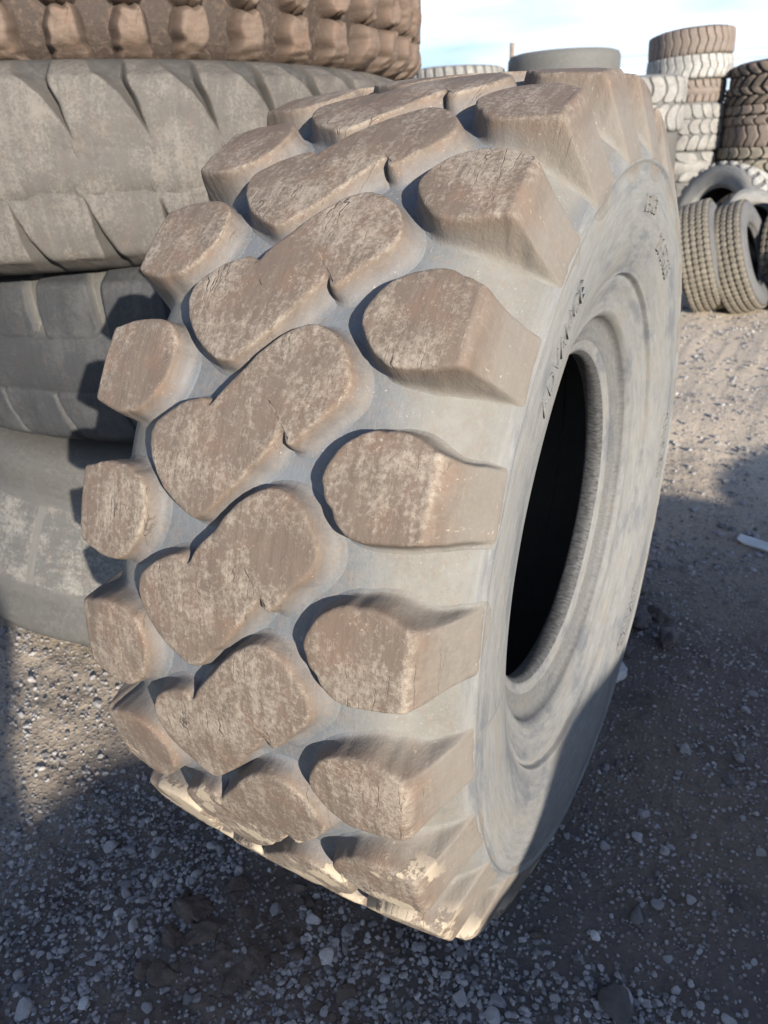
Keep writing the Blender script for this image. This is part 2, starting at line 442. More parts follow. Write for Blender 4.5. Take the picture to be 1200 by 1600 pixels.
def lug_mesh(name, pr, outline, mat, npt=120, seed=0, chaikin=2, wall=.010, fillet=.026, edge=.004, jitter=.0015, rough_top=.0012, fine=True, dome=.03, sink=.002, chips=0.0, xc=0.0, asym=False, presub=0, asym_s=0.0):
    """outline: list of (theta_deg, v) . Built about theta=0 pitch frame of the tyre."""
    R = pr.R
    O = np.array([(v * R, RAD(t) * R) for t, v in outline])
    if presub:
        O = resample(O, presub)
    for _ in range(chaikin):
        O = np.stack([.75 * O + .25 * np.roll(O, -1, 0), .25 * O + .75 * np.roll(O, -1, 0)], 1).reshape(-1, 2)
    O = resample(O, npt)
    area = .5 * np.sum(O[:, 0] * np.roll(O[:, 1], -1) - np.roll(O[:, 0], -1) * O[:, 1])
    if area < 0: O = O[::-1]
    tg = np.roll(O, -1, 0) - np.roll(O, 1, 0)
    nr = np.stack([tg[:, 1], -tg[:, 0]], -1); nr /= np.linalg.norm(nr, axis=1)[:, None] + 1e-9
    nr = smooth_closed(nr, 1); nr /= np.linalg.norm(nr, axis=1)[:, None] + 1e-9
    rs = np.random.RandomState(seed + 5)
    jn = vnoise(O * 28, seed, 3) * jitter
    if chips:
        for _ in range(3):
            k = rs.randint(npt); dd = np.minimum(np.abs(np.arange(npt) - k), npt - np.abs(np.arange(npt) - k))
            jn -= chips * rs.uniform(.4, 1) * np.exp(-(dd / rs.uniform(1.2, 3.5)) ** 2)
    O = O + nr * jn[:, None]
    # medial segment
    c = O.mean(0); w, ev = np.linalg.eigh(np.cov((O - c).T)); ax = ev[:, 1]; pj = (O - c) @ ax
    L = max(0, (np.sqrt(w[1]) - np.sqrt(w[0])) * 1.25)
    seg = c + np.clip(pj, -L, L)[:, None] * ax
    e0 = edge * (1.6 if fine else 1.0)
    O_in = smooth_closed(O - nr * e0, 3)
    fs = np.ones(npt) if not asym else .62 + .65 * np.clip(nr[:, 0], 0, 1)
    if asym_s: fs = 1 + asym_s * np.clip(-nr[:, 1], 0, 1) ** 1.5
    lugd = (1 - hermite(pr.G[:, 0], pr.G[:, 2], np.array([0.12]))[0]) * R
    if fine:
        inner = [0, .2, .4, .6, .78, .92]
        rings = [(-edge * 1.6, 1.0), (-edge * .8, .992), (-.2 * edge, .965), (edge * .25, .92), (edge * .55, .84), (edge + .25 * wall, .62), (edge + .62 * wall, .36), (edge + wall, .2),
                 (edge + wall + .2 * fillet, .10), (edge + wall + .45 * fillet, .045), (edge + wall + .75 * fillet, .012), (edge + wall + fillet, 0.)]
    else:
        inner = [0, .5, .85]
        rings = [(-edge, 1.0), (edge * .4, .9), (edge + wall * .6, .4), (edge + wall, .12), (edge + wall + fillet, 0.)]
    P2, H, SK, UVL = [], [], [], []
    for s in inner:
        UVL.append(seg + (O_in - seg) * s); P2.append(UVL[-1]); H.append(np.full(npt, 1 + dome * (1 - s))); SK.append(np.zeros(npt))
    for d, h in rings:
        Q = O_in if d <= -e0 + 1e-9 else O + nr * (d if d <= edge else edge + (d - edge) * fs)[..., None] if np.ndim(fs) and d > edge else O + nr * d
        if d > edge + wall * .9:
            Q = smooth_closed(Q, 2 if fine else 1)
        P2.append(Q); UVL.append(Q + nr * (1 - h) * lugd); H.append(np.full(npt, h)); SK.append(np.full(npt, sink if h <= .0 else 0))
    UVL = np.concatenate(UVL); P2 = np.concatenate(P2); H = np.concatenate(H); SK = np.concatenate(SK)
    nz = vnoise(P2 * 40, seed + 3, 4) * rough_top + vnoise(P2 * 14, seed + 9, 2) * rough_top * 1.5
    v = P2[:, 0] / R; th = P2[:, 1] / R
    gu, gr = pr.g(v); tu, trr = pr.t(v)
    vm = pr.vT
    fade = np.clip((vm - np.abs(v)) / .02, 0, 1)
    uu = gu + (tu - gu) * H; rr_ = gr + (trr - gr) * H
    k = np.clip(H, 0, 1)
    side = np.clip((np.abs(v) - xc) / .1, 0, 1) if xc else np.zeros_like(v)
    rr_ = rr_ + nz * k * (1 - side) - SK; uu = uu + np.sign(v) * (nz * k * side - SK * side)
    V = revolve(uu, rr_, th)
    nr_ = len(inner) + len(rings)
    idx = np.arange(nr_ * npt).reshape(nr_, npt)
    a = idx[:-1]; b = idx[1:]
    F = np.stack([a, b, np.roll(b, -1, 1), np.roll(a, -1, 1)], -1).reshape(-1, 4)
    endf = np.clip((np.abs(v) - .335) / .05, 0, 1) if xc else 0
    hh = np.clip(H, 0, 1) * fade * (1 - .68 * endf)
    if pr.mid: hh = np.where((np.hypot(tu - gu, trr - gr) < .012) & (np.abs(v) < pr.mid + .04), 1.0, hh)
    hh = np.where(np.abs(v) > vm - .03, hh - (1 - fade) * .5, hh)
    return build_mesh(name, V, [F], mat, uv=UVL, hgt=hh)

def tyre(label, cat_group, pr, N, lug_sets, mat, nseg=200, nv=90, loc=(0, 0, 0), rot=None, seed=0, name='tyre', noise=.0015, extra=None, vhs=.44, variants=3, phase=0.0, cat='tyre', **lk):
    """lug_sets: list of (outline, part_name). Every lug an object of its own, sharing mesh data."""
    e = bpy.data.objects.new(name, None); COL.objects.link(e)
    tag(e, label, cat, cat_group)
    cs = link('casing', casing_mesh('casing', pr, nseg, nv, mat, noise, seed, extra=extra, vhs=vhs), e)
    rs = random.Random(seed)
    for outl, pn in lug_sets:
        ms = [lug_mesh(pn, pr, outl, mat, seed=seed * 17 + 31 * i + 1, **lk) for i in range(variants)]
        for k in range(N):
            m = ms[(k * 7 + rs.randrange(variants)) % variants]
            o = link('tread_lug', m, e)
            o.rotation_euler = (phase + k * 2 * math.pi / N, 0, 0)
    e.location = loc
    if rot is not None: e.rotation_euler = rot
    return e

def dup(e, loc, rot, label, group=None, material=None):
    r = e.copy(); COL.objects.link(r); r.location = loc; r.rotation_euler = rot; r['label'] = label
    if group: r['group'] = group
    for ch in list(e.children):
        c = ch.copy(); COL.objects.link(c); c.parent = r
        if material is not None:
            c.material_slots[0].link = 'OBJECT'; c.material_slots[0].material = material
    return r

FLAT = lambda spin=0.0, tx=0.0, ty=0.0: (Matrix.Rotation(tx, 3, 'X') @ Matrix.Rotation(ty, 3, 'Y') @ Matrix.Rotation(spin, 3, 'Z') @ Matrix.Rotation(-math.pi / 2, 3, 'Y')).to_euler()

# ------------------------------------------------------------------ ground
def gaxis(lo, hi, fine, far=400.):
    a = list(np.arange(lo, hi, fine)); st = fine; x = hi
    up_ = []
    while x < far:
        st *= 1.22; x += st; up_.append(x)
    st = fine; x = lo; dn = []
    while x > -far:
        st *= 1.22; x -= st; dn.append(x)
    return np.array(dn[::-1] + a + [hi] + up_)
gx, gy = gaxis(-2.0, 1.6, .013), gaxis(-1.5, 2.6, .013)
def ground_z(x, y):
    P = np.stack([x, y], -1)
    z = vnoise(P * 1.3, 1, 3) * .018 + vnoise(P * 6, 2, 3) * .007 + vnoise(P * 26, 3, 3) * .003 + vnoise(P * 80, 4, 2) * .0012
    # ruts and clods in the foreground
    z = z + .014 * np.exp(-(((x + .12) / .28) ** 2 + ((y + .80) / .2) ** 2)) * np.abs(vnoise(P * 17, 8, 3))
    far = np.clip((np.hypot(x, y) - 14) / 30, 0, 1)
    return z * (1 - far) - .012
X, Y = np.meshgrid(gx, gy, indexing='ij')
Z = ground_z(X.ravel(), Y.ravel())
idx = np.arange(X.size).reshape(X.shape)
F = np.stack([idx[:-1, :-1], idx[1:, :-1], idx[1:, 1:], idx[:-1, 1:]], -1).reshape(-1, 4)
g = link('ground', build_mesh('ground', np.stack([X.ravel(), Y.ravel(), Z], -1), [F], M_ground))
g['kind'] = 'structure'

# ------------------------------------------------------------------ the big loader tyre
RM = .80
G_main = [(0, 0, .963), (.10, .10, .962), (.18, .18, .957), (.24, .237, .945), (.29, .282, .924), (.34, .318, .895), (.38, .344, .872), (.42, .369, .851), (.443, .3815, .8355),
          (.449, .3850, .831), (.453, .3855, .828), (.459, .3815, .822), (.49, .383, .795), (.54, .384, .745), (.59, .378, .690), (.64, .364, .640), (.672, .3495, .610), (.680, .3475, .604), (.684, .340, .6015), (.689, .3335, .598), (.696, .335, .592), (.71, .332, .581), (.73, .324, .565), (.76, .314, .536), (.772, .313, .526), (.782, .311, .517), (.79, .302, .508),
          (.797, .288, .503), (.806, .280, .497), (.84, .272, .468), (.87, .264, .440), (.888, .256, .424), (.903, .240, .414), (.93, .205, .425),
          (.97, .215, .47), (1.03, .262, .53), (1.12, .325, .62), (1.22, .345, .72), (1.32, .305, .82), (1.42, .20, .875), (1.62, .0, .89)]
T_main = [(0, 0, 1.0), (.10, .10, .9988), (.20, .20, .9952), (.28, .28, .9905), (.322, .322, .9865), (.333, .3325, .985), (.340, .3385, .978), (.346, .3425, .968), (.37, .3545, .930), (.40, .3675, .889), (.43, .3795, .850), (.447, .3850, .8315), (.455, .3825, .826), (.50, .383, .785)]
PM = Profile(G_main, T_main, RM); PM.bead = (.793, .868)
A0 = 27.0
right_o = [(28.4, .164), (26.9, .176), (25.3, .198), (24.1, .225), (24.3, .28), (25.0, .337), (25.5, .40), (25.8, .462), (32.9, .462), (32.3, .40), (31.9, .345), (33.5, .287), (33.4, .235), (32.0, .195), (30.2, .172)]
left_o = [(31.1, -.235), (32.6, -.20), (34.8, -.174), (37.3, -.166), (39.4, -.178), (40.8, -.21), (40.9, -.27), (39.7, -.335), (40.0, -.40), (40.1, -.462), (33.0, -.462), (32.6, -.40), (32.2, -.337), (31.2, -.28)]
cent_o = [(22.9, -.068), (24.0, -.105), (25.5, -.142), (28.2, -.176), (30.4, -.178), (32.0, -.148), (33.2, -.115), (33.7, -.086), (33.5, -.076), (32.9, -.070), (33.3, -.060), (34.6, -.050), (36.5, -.020), (38.8, .012), (40.9, .052), (41.7, .085), (41.2, .118),
          (39.8, .150), (38.0, .172), (36.3, .179), (34.4, .160), (32.6, .128), (31.0, .106), (30.8, .096), (31.2, .089), (32.1, .084), (31.3, .074), (28.5, .042), (26.0, .006), (23.8, -.033), (23.0, -.05)]
main = bpy.data.objects.new('loader_tyre', None); COL.objects.link(main)
tag(main, "huge worn loader tyre standing upright in front, chunky brown lugs and black open centre", 'tyre')
link('casing', casing_mesh('casing', PM, 480, 260, M_main, .0018, 3), main)
NL = 25
rs = random.Random(4)
for outl, sd, xc in ((right_o, 11, .33), (left_o, 22, .33), (cent_o, 33, 0)):
    outl = [(t + A0, v) for t, v in outl]
    nvar = 6
    ms = [lug_mesh('tread_lug', PM, outl, M_main, npt=190, seed=sd * 10 + i, chaikin=2 if sd != 33 else 1, wall=.006, fillet=.014, edge=.003, asym=True, jitter=.0014, rough_top=.0006, dome=.010, chips=.0035, xc=xc) for i in range(nvar)]
    for k in range(NL):
        o = link('tread_lug', ms[(k + rs.randrange(nvar)) % nvar], main)
        o.rotation_euler = (RAD(14.4 * k + rs.uniform(-.12, .12)), 0, 0)

# raised lettering on the sidewall
def arc_text(txt, r0, th0, size, parent, hgt=.0035, xs=1.0):
    cu = bpy.data.curves.new('lettering', 'FONT'); cu.body = txt; cu.size = 1.0; cu.extrude = .5; cu.space_character = 1.1
    cu.resolution_u = 3
    to = bpy.data.objects.new('lettering_tmp', cu); COL.objects.link(to)
    dg = bpy.context.evaluated_depsgraph_get()
    me = bpy.data.meshes.new_from_object(to.evaluated_get(dg))
    bpy.data.objects.remove(to)
    co = np.zeros(len(me.vertices) * 3); me.vertices.foreach_get('co', co); co = co.reshape(-1, 3)
    tab_v = np.linspace(.45, .69, 200); tu, tr = PM.g(tab_v)
    rr_ = r0 * RM + co[:, 1] * size
    th = RAD(th0) + co[:, 0] * size * xs / (r0 * RM)
    uu = np.interp(-rr_, -tr, tu) + co[:, 2] * hgt * 2
    V = revolve(uu, rr_, th)
    me.vertices.foreach_set('co', V.astype(np.float32).ravel())
    a = me.attributes.new('hgt', 'FLOAT', 'POINT'); a.data.foreach_set('value', np.full(len(V), -1., dtype=np.float32))
    l = me.uv_layers.new(name='UVMap') if not me.uv_layers else me.uv_layers[0]
    l.name = 'UVMap'
    lv = np.zeros(len(me.loops), dtype=np.int32); me.loops.foreach_get('vertex_index', lv)
    l.data.foreach_set('uv', np.stack([rr_, th * .5], -1)[lv].astype(np.float32).ravel())
    me.materials.clear(); me.materials.append(M_main)
    me.update()
    return link('raised_lettering', me, parent)
arc_text("ADVANCE", .735, 39.5, .040, main, .004)
arc_text("E3/L3", .73, 94, .040, main, .003)
arc_text("26.5R25", .68, 112, .045, main, .003)
arc_text("TUBELESS", .70, 172, .04, main, .0025)
arc_text("ADVANCE", .69, 218, .042, main, .004)
main.location = (0, 0, RM - .014)
main.scale = (1, 1, 1.012)

# ------------------------------------------------------------------ profiles for the other tyres
def flat_profile(R, hw, depth, mid=.04, bulge=.06, rim=.45):
    """hw: tread half width in units R. mid: half width of a solid centre rib (0 = none)"""
    d = depth / R
    G = [(0, 0, 1 + (.001 if mid else -d))]
    if mid: G += [(mid * .8, mid * .8, 1.0006), (mid + .035, mid + .035, 1 - d)]
    G += [(hw * .75, hw * .75, .998 - d), (hw * .93, hw * .93, .992 - d), (hw + .03, hw + .012, .955 - d * .6), (hw + .08, hw + .03, .90), (hw + .15, hw + bulge, .82), (hw + .22, hw + bulge, .74), (hw + .30, hw + bulge * .6, .66),
          (hw + .40, hw + .0, .56), (hw + .47, hw - .03, rim + .05), (hw + .50, hw - .045, rim + .02), (hw + .53, hw - .07, rim), (hw + .60, hw - .10, rim + .02), (hw + .75, hw - .02, .62), (hw + .95, hw + .0, .80), (hw + 1.15, hw * .6, .88), (hw + 1.45, 0, .90)]
    T = [(0, 0, 1.0), (hw * .8, hw * .8, .993), (hw * .97, hw * .97, .985), (hw + .012, hw + .004, .970), (hw + .04, hw + .018, .945), (hw + .075, hw + .0285, .90)]
    # make T meet G at its last row
    gi = np.array(G); vv = hw + .08
    T[-1] = (vv, hermite(gi[:, 0], gi[:, 1], np.array([vv]))[0], hermite(gi[:, 0], gi[:, 2], np.array([vv]))[0] - .001)
    T.append((vv + .08, hw + bulge, .80))
    pf = Profile(G, T, R); pf.liner = hw + .58; pf.mid = mid
    return pf

deg = lambda s, R: -math.degrees(s / R)      # metres to the viewer's right on a tyre lying flat -> theta

# --- left stack: brown tyre (top), wide grey tyre, charcoal tyre, pale tyre on the ground
R2 = 1.20
P2_ = flat_profile(R2, .172, .046, mid=.055, bulge=.035)
N2 = 42; p2 = 2 * math.pi * R2 / N2
def sv_poly(pts, R): return [(deg(s, R), v / R) for s, v in pts]
ve = (.172 + .08) * R2
gt = lambda v: .055 - .055 * (v - .03) / .2           # top grooves lean right going down
top_l = [(gt(.035) + .002, .022), (gt(.10) + .002, .10), (gt(.15) + .003, .15), (.010, .19), (.016, .215), (.026, ve), (.100, ve), (.108, .225), (.116, .205), (gt(.17) + p2 - .034, .165), (gt(.13) + p2 - .020, .13), (gt(.09) + p2 - .007, .09), (gt(.035) + p2 - .003, .022)]
gb = lambda v: .03 + .30 * max(0, -v - .04) + .5 * max(0, -v - .12) ** 1.3
bot_l = [(gb(-.04) + .003, -.022), (gb(-.10) + .005, -.10), (gb(-.15) + .007, -.15), (gb(-.19) + .010, -.19), (gb(-.22) + .012, -.22), (gb(-.24) + .022, -ve), (gb(-.24) + p2 - .060, -ve), (gb(-.22) + p2 - .050, -.22),
         (gb(-.19) + p2 - .032, -.19), (gb(-.15) + p2 - .016, -.15), (gb(-.10) + p2 - .004, -.10), (gb(-.04) + p2 - .003, -.022)]
t2 = tyre("wide grey earthmover tyre lying flat just below the brown one at left, curved narrow grooves", 'tyres stacked flat at left', P2_, N2,
          [(sv_poly(top_l, R2), 'tread_lug'), (sv_poly(bot_l, R2), 'tread_lug')], M_grey, nseg=220, nv=96, loc=(-1.88, .83, 1.474), rot=FLAT(.02), seed=2, dome=0., asym_s=5.0,
          npt=110, wall=.004, fillet=.005, edge=.004, presub=60, chaikin=2, jitter=.002, rough_top=.0015, vhs=.26, noise=.003)
R3 = 1.24
P3_ = flat_profile(R3, .185, .026, mid=.06, bulge=.04)
N3 = 38; p3 = 2 * math.pi * R3 / N3; ve = (.185 + .08) * R3
top3 = [(.024, .085), (.018, .10), (.012, .14), (.010, .19), (.016, .25), (.02, ve), (p3 - .05, ve), (p3 - .05, .25), (p3 - .035, .20), (p3 - .026, .13), (p3 - .022, .10), (p3 - .028, .085)]
bot3 = [(.008, -.09), (.015, -.12), (.022, -.15), (.04, -.19), (.065, -.235), (.07, -ve), (p3 + .03, -ve), (p3 + .03, -.235), (p3 + .02, -.19), (p3 + .008, -.15), (p3 - .002, -.12), (p3 - .006, -.09)]
t3 = tyre("charcoal tyre lying flat third from the top at left, with short pale dusty grooves", 'tyres stacked flat at left', P3_, N3,
          [(sv_poly(top3, R3), 'tread_lug'), (sv_poly(bot3, R3), 'tread_lug')], M_dark, nseg=220, nv=90, loc=(-1.56, 1.19, .975), rot=FLAT(.05), seed=3, dome=0.,
          npt=90, wall=.006, fillet=.005, edge=.005, presub=60, chaikin=2, jitter=.002, rough_top=.0015, vhs=.25, noise=.003)
R4 = 1.19
P4_ = flat_profile(R4, .235, .012, mid=.10, bulge=.035)
t4 = tyre("pale dusty smooth tyre at the bottom of the left stack, lying on the gravel", 'tyres stacked flat at left', P4_, 1, [], M_pale, nseg=220, nv=90,
          loc=(-1.55, 1.19, .352), rot=FLAT(.0, .0), seed=4, noise=.006, vhs=.05)
for ch in t4.children:       # squashed: it bulges out towards the ground under the weight of the stack
    co = np.zeros(len(ch.data.vertices) * 3, dtype=np.float32); ch.data.vertices.foreach_get('co', co); co = co.reshape(-1, 3)
    k = 1 + .20 * np.clip((.12 - co[:, 0]) / .45, 0, 1)
    co[:, 1] *= k; co[:, 2] *= k
    ch.data.vertices.foreach_set('co', co.ravel()); ch.data.update()
R1 = 1.28
P1_ = flat_profile(R1, .33, .06, mid=0, bulge=.05)
N1 = 50; p1 = 2 * math.pi * R1 / N1; ve1 = (.33 + .08) * R1
def brow(seed):
    r = random.Random(seed)
    j = lambda a=.006: r.uniform(-a, a)
    low = [(.010 + j(), -.345), (.004, -.37 + j()), (.000 + j(), -.40), (.004, -.44), (.018, -ve1), (.098, -ve1), (.078, -.44), (.066 + j(), -.40), (.070 + j(), -.37), (.066, -.338 + j(.006)), (.05, -.352), (.030, -.334 + j(.008))]
    mid = [(-.012, -.17), (-.010 + j(), -.22), (.0, -.27), (.004, -.305), (.022, -.322), (.038, -.308), (.056, -.327), (.070, -.312), (.074, -.27), (.068, -.22), (.066, -.17), (.03, -.155)]
    upp = [(.03, .10), (.02, .02), (.018, -.04), (.04, -.065), (.085, -.08), (.105, -.03), (.115, .04), (.115, .10), (.07, .12)]
    upb = [(.05, .42), (.035, .30), (.04, .20), (.06, .14), (.10, .13), (.12, .20), (.125, .30), (.13, .42), (.09, .46)]
    return [low, mid, [(s_ - .03, v_) for s_, v_ in upp], upb]
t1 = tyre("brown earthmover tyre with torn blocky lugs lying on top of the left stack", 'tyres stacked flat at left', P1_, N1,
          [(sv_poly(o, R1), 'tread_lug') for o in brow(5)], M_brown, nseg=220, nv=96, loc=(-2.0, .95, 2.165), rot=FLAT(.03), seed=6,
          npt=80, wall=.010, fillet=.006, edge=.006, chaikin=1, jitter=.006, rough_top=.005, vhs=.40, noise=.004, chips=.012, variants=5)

# ------------------------------------------------------------------ background tyres
def zig(vs, ss, w, R):
    L = [(s, v) for s, v in zip(ss, vs)] + [(s + w, v) for s, v in zip(ss[::-1], vs[::-1])]
    return [(deg(s, R), v / R) for s, v in L]
def truck(label, R, hw, N, kind, mat, loc, rot, seed, group, depth=.016, nv=60):
    pr = flat_profile(R, hw / R, depth, mid=0, bulge=.06, rim=.52)
    p = 2 * math.pi * R / N; e = hw + .03
    if kind == 'chevron':
        z = p * .45
        sets = [zig([-e, -hw * .55, 0, hw * .55, e], [0, z * .2, z, z * .2, 0], p * .80, R)]
    elif kind == 'chevron2':
        z = p * .55
        sets = [zig([-e, -hw * .5, -.012], [0, -z, z * .1], p * .78, R), zig([.012, hw * .5, e], [z * .1, z, 0], p * .78, R)]
    elif kind == 'zig3':
        z = p * .4
        sets = [zig([-e, -hw * .35], [0, z], p * .86, R), zig([-hw * .30, 0.05 * hw, hw * .35], [z * 1.1, 0, z], p * .86, R), zig([hw * .40, e], [z * 1.1, 0], p * .86, R)]
    elif kind == 'deepv':
        z = p * .9
        sets = [zig([-e, -hw * .5, .0], [0, z * .5, z], p * .58, R), zig([.015, hw * .5, e], [z + p * .5, z * .5 + p * .5, p * .5], p * .58, R)]
    elif kind == 'shoulder':
        sets = [zig([-e, -hw * .35], [0, p * .1], p * .72, R), zig([hw * .3, e], [0, -p * .3], p * .72, R)]
        pr = flat_profile(R, hw / R, depth, mid=hw / R * .25, bulge=.06, rim=.52)
    elif kind == 'ribs':
        w = hw * .40
        sets = [zig([-hw + i * w + .006, -hw + (i + 1) * w - .006], [0, p * .1], p * .84, R) for i in range(5)]
    else:
        sets = []
    return tyre(label, group, pr, N, [(s, 'tread_lug') for s in sets], mat, nseg=96, nv=nv, loc=loc, rot=rot, seed=seed, npt=26 if kind != 'ribs' else 14, wall=.004, fillet=.004,
                edge=.004 if kind != 'ribs' else .002, chaikin=1, jitter=.002, rough_top=.001, fine=False, vhs=hw / R + .06, variants=2, noise=.003)

GS = 'tyres stacked flat in the background'
# stack D (thin truck tyres on a wide one)
cx_, cy_ = -1.37, 9.86
def zmid(a, b): return (a + b) / 2, (b - a) / 2
BG_D = [("brown chevron truck tyre lying tilted at the very top of the tall thin stack", .50, 2.352, 2.63, 32, 'chevron', M_truckbrown, .1, -.06, .02),
        ("whitish chevron truck tyre second from the top of the tall thin stack", .51, 2.113, 2.36, 32, 'chevron', M_truckpale, .2, -.02, .03),
        ("thin reddish brown truck tyre with short shoulder slots below the whitish one", .46, 1.856, 2.113, 30, 'shoulder', M_truckbrown, 0, 0, .03),
        ("broad pale grey tyre with angular chevron grooves in the middle of the tall stack", .52, 1.32, 1.856, 24, 'zig3', M_truckgrey, .05, 0, .02),
        ("broad grey nearly smooth tyre under the broad chevron grooved tyre", .54, .97, 1.317, 10, 'shoulder', M_truckgrey, .3, 0, -.02),
        ("grey smooth tyre in the tall stack, mostly hidden by the leaning tyre", .54, .50, .965, 12, 'plain', M_truckgrey, 0, 0, 0),
        ("grey smooth tyre at the foot of the tall thin stack", .54, .0, .495, 12, 'plain', M_truckgrey, 0, 0, .03)]
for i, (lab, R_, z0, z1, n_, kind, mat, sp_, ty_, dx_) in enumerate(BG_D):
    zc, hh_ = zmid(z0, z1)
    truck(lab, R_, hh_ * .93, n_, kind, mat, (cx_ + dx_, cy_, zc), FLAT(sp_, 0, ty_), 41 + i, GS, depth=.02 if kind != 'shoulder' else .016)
# stack C just left of it, nearer
c2x, c2y = -1.60, 8.35
for i, (lab, z0, z1, n_, kind, mat, dx_) in enumerate((
        ("wide grey chevron tyre on top of the stack right behind the loader tyre", 1.551, 2.083, 20, 'chevron2', M_truckgrey, 0),
        ("wide pale smooth tyre second from the top right behind the loader tyre", 1.01, 1.549, 8, 'plain', M_pale, -.02),
        ("wide pale smooth tyre third from the top right behind the loader tyre", .48, 1.005, 8, 'plain', M_truckgrey, .03),
        ("wide pale tyre at the foot of the stack right behind the loader tyre", .0, .475, 8, 'plain', M_pale, .02))):
    zc, hh_ = zmid(z0, z1)
    truck(lab, .52, hh_ * .95, n_, kind, mat, (c2x + dx_, c2y, zc), FLAT(.1), 51 + i, GS, depth=.02)
# stack E at the right edge, dark
e3x, e3y = -.33, 9.9
for i, (lab, kind, z0, z1, mat) in enumerate((("dark tyre with steep V lugs at the top of the rightmost stack", 'deepv', 1.983, 2.24, M_truckdark),
                                         ("dark tyre with steep V lugs second from the top of the rightmost stack", 'deepv', 1.798, 1.983, M_truckdark),
                                         ("brownish tyre with wavy lugs third from the top of the rightmost stack", 'chevron2', 1.583, 1.798, M_truckbrown),
                                         ("brownish tyre with wavy lugs fourth from the top of the rightmost stack", 'chevron', 1.343, 1.583, M_truckbrown),
                                         ("dusty tyre with wide lug gaps fifth from the top of the rightmost stack", 'chevron2', 1.08, 1.343, M_small),
                                         ("dusty dark tyre sixth from the top of the rightmost stack", 'chevron', .72, 1.078, M_small),
                                         ("dusty dark tyre seventh from the top of the rightmost stack", 'plain', .37, .718, M_small),
                                         ("plain dark tyre at the foot of the rightmost stack", 'plain', 0, .368, M_truckdark))):
    zc, hh_ = zmid(z0, z1)
    truck(lab, .54, hh_ * .95, 24, kind, mat, (e3x + (.02, -.01, .0, .02, -.02, 0, 0, 0)[i], e3y, zc), FLAT(.2 * i, .0, -.05 if i < 1 else 0), 60 + i, GS, depth=.03)

# far giants whose tops show above the loader tyre
def giant(label, R, z, hw, loc, mat, kind, seed, nlug=34):
    pr = flat_profile(R, hw / R, .03, mid=0, bulge=.04)
    p = 2 * math.pi * R / nlug; e = hw + .05
    sets = [zig([-e, 0, e], [0, p * .3, 0], p * .62, R)] if kind else []
    return tyre(label, GS, pr, nlug, [(s, 'tread_lug') for s in sets], mat, nseg=96, nv=44, loc=(loc[0], loc[1], z), rot=FLAT(), seed=seed, npt=26, wall=.008, fillet=.01, edge=.006, chaikin=1, fine=False, variants=2, vhs=hw / R + .07)
giant("smooth grey giant tyre lying flat, seen above the loader tyre against the sky", .90, 2.50, .215, (-3.60, 11.9), M_truckgrey, False, 71)
giant("plain grey giant tyre second in the stack behind the loader tyre's top", .88, 1.97, .28, (-3.62, 11.9), M_truckgrey, False, 72)
giant("plain grey giant tyre third in the stack behind the loader tyre's top", .88, 1.36, .29, (-3.6, 11.9), M_grey, False, 73)
giant("plain grey giant tyre at the bottom of the stack behind the loader tyre's top", .88, .54, .48, (-3.62, 11.9), M_grey, False, 74)
giant("ribbed grey tyre peeping out right of the brown tyre, far behind", .80, 2.40, .20, (-5.2, 11.3), M_truckgrey, True, 75, 30)
giant("ribbed grey tyre second in the far stack right of the brown tyre", .80, 1.90, .27, (-5.3, 11.3), M_truckgrey, True, 76, 30)
giant("plain grey tyre third in the far stack right of the brown tyre", .80, 1.31, .30, (-5.3, 11.3), M_grey, False, 77)
giant("plain grey tyre at the bottom of the far stack right of the brown tyre", .80, .50, .46, (-5.3, 11.3), M_grey, False, 78)

# loose truck tyres leaning in a heap at the right
def axis_rot(ax, roll=0.0):
    q = Vector(ax).normalized().to_track_quat('X', 'Z')
    return (q.to_matrix() @ Matrix.Rotation(roll, 3, 'X')).to_euler()
GH = 'loose truck tyres heaped at right'
truck("leaning large tyre with blocky shoulders and dark open centre on top of the heap", .56, .20, 26, 'deepv', M_truckpale, (-.50, 8.15, .66), axis_rot((-.50, -.84, .22)), 81, GH, depth=.03, nv=80)
truck("loose truck tyre leaning left with a finely ribbed tread, nearest the loader tyre", .50, .135, 60, 'ribs', M_small, (-.42, 6.42, .47), axis_rot((.955, .02, .28)), 82, GH, depth=.012)
truck("loose truck tyre leaning beside the ribbed one, open centre facing right", .50, .135, 60, 'ribs', M_small, (-.11, 6.50, .46), axis_rot((.93, -.10, .34), .2), 83, GH, depth=.012)
truck("small grey smooth tyre wedged behind the two leaning truck tyres", .42, .12, 30, 'plain', M_truckgrey, (-.10, 7.25, .62), axis_rot((.6, -.5, .55)), 84, GH)
truck("dusty block tread truck tyre standing at the far right edge of the heap", .48, .14, 50, 'ribs', M_small, (.33, 7.05, .50), axis_rot((.90, -.35, .15)), 85, GH, depth=.014)
truck("dark shaded truck tyre lying low in front of the heap's right end", .48, .15, 40, 'ribs', M_truckdark, (.52, 6.85, .30), axis_rot((.5, -.75, .45)), 86, GH, depth=.014)

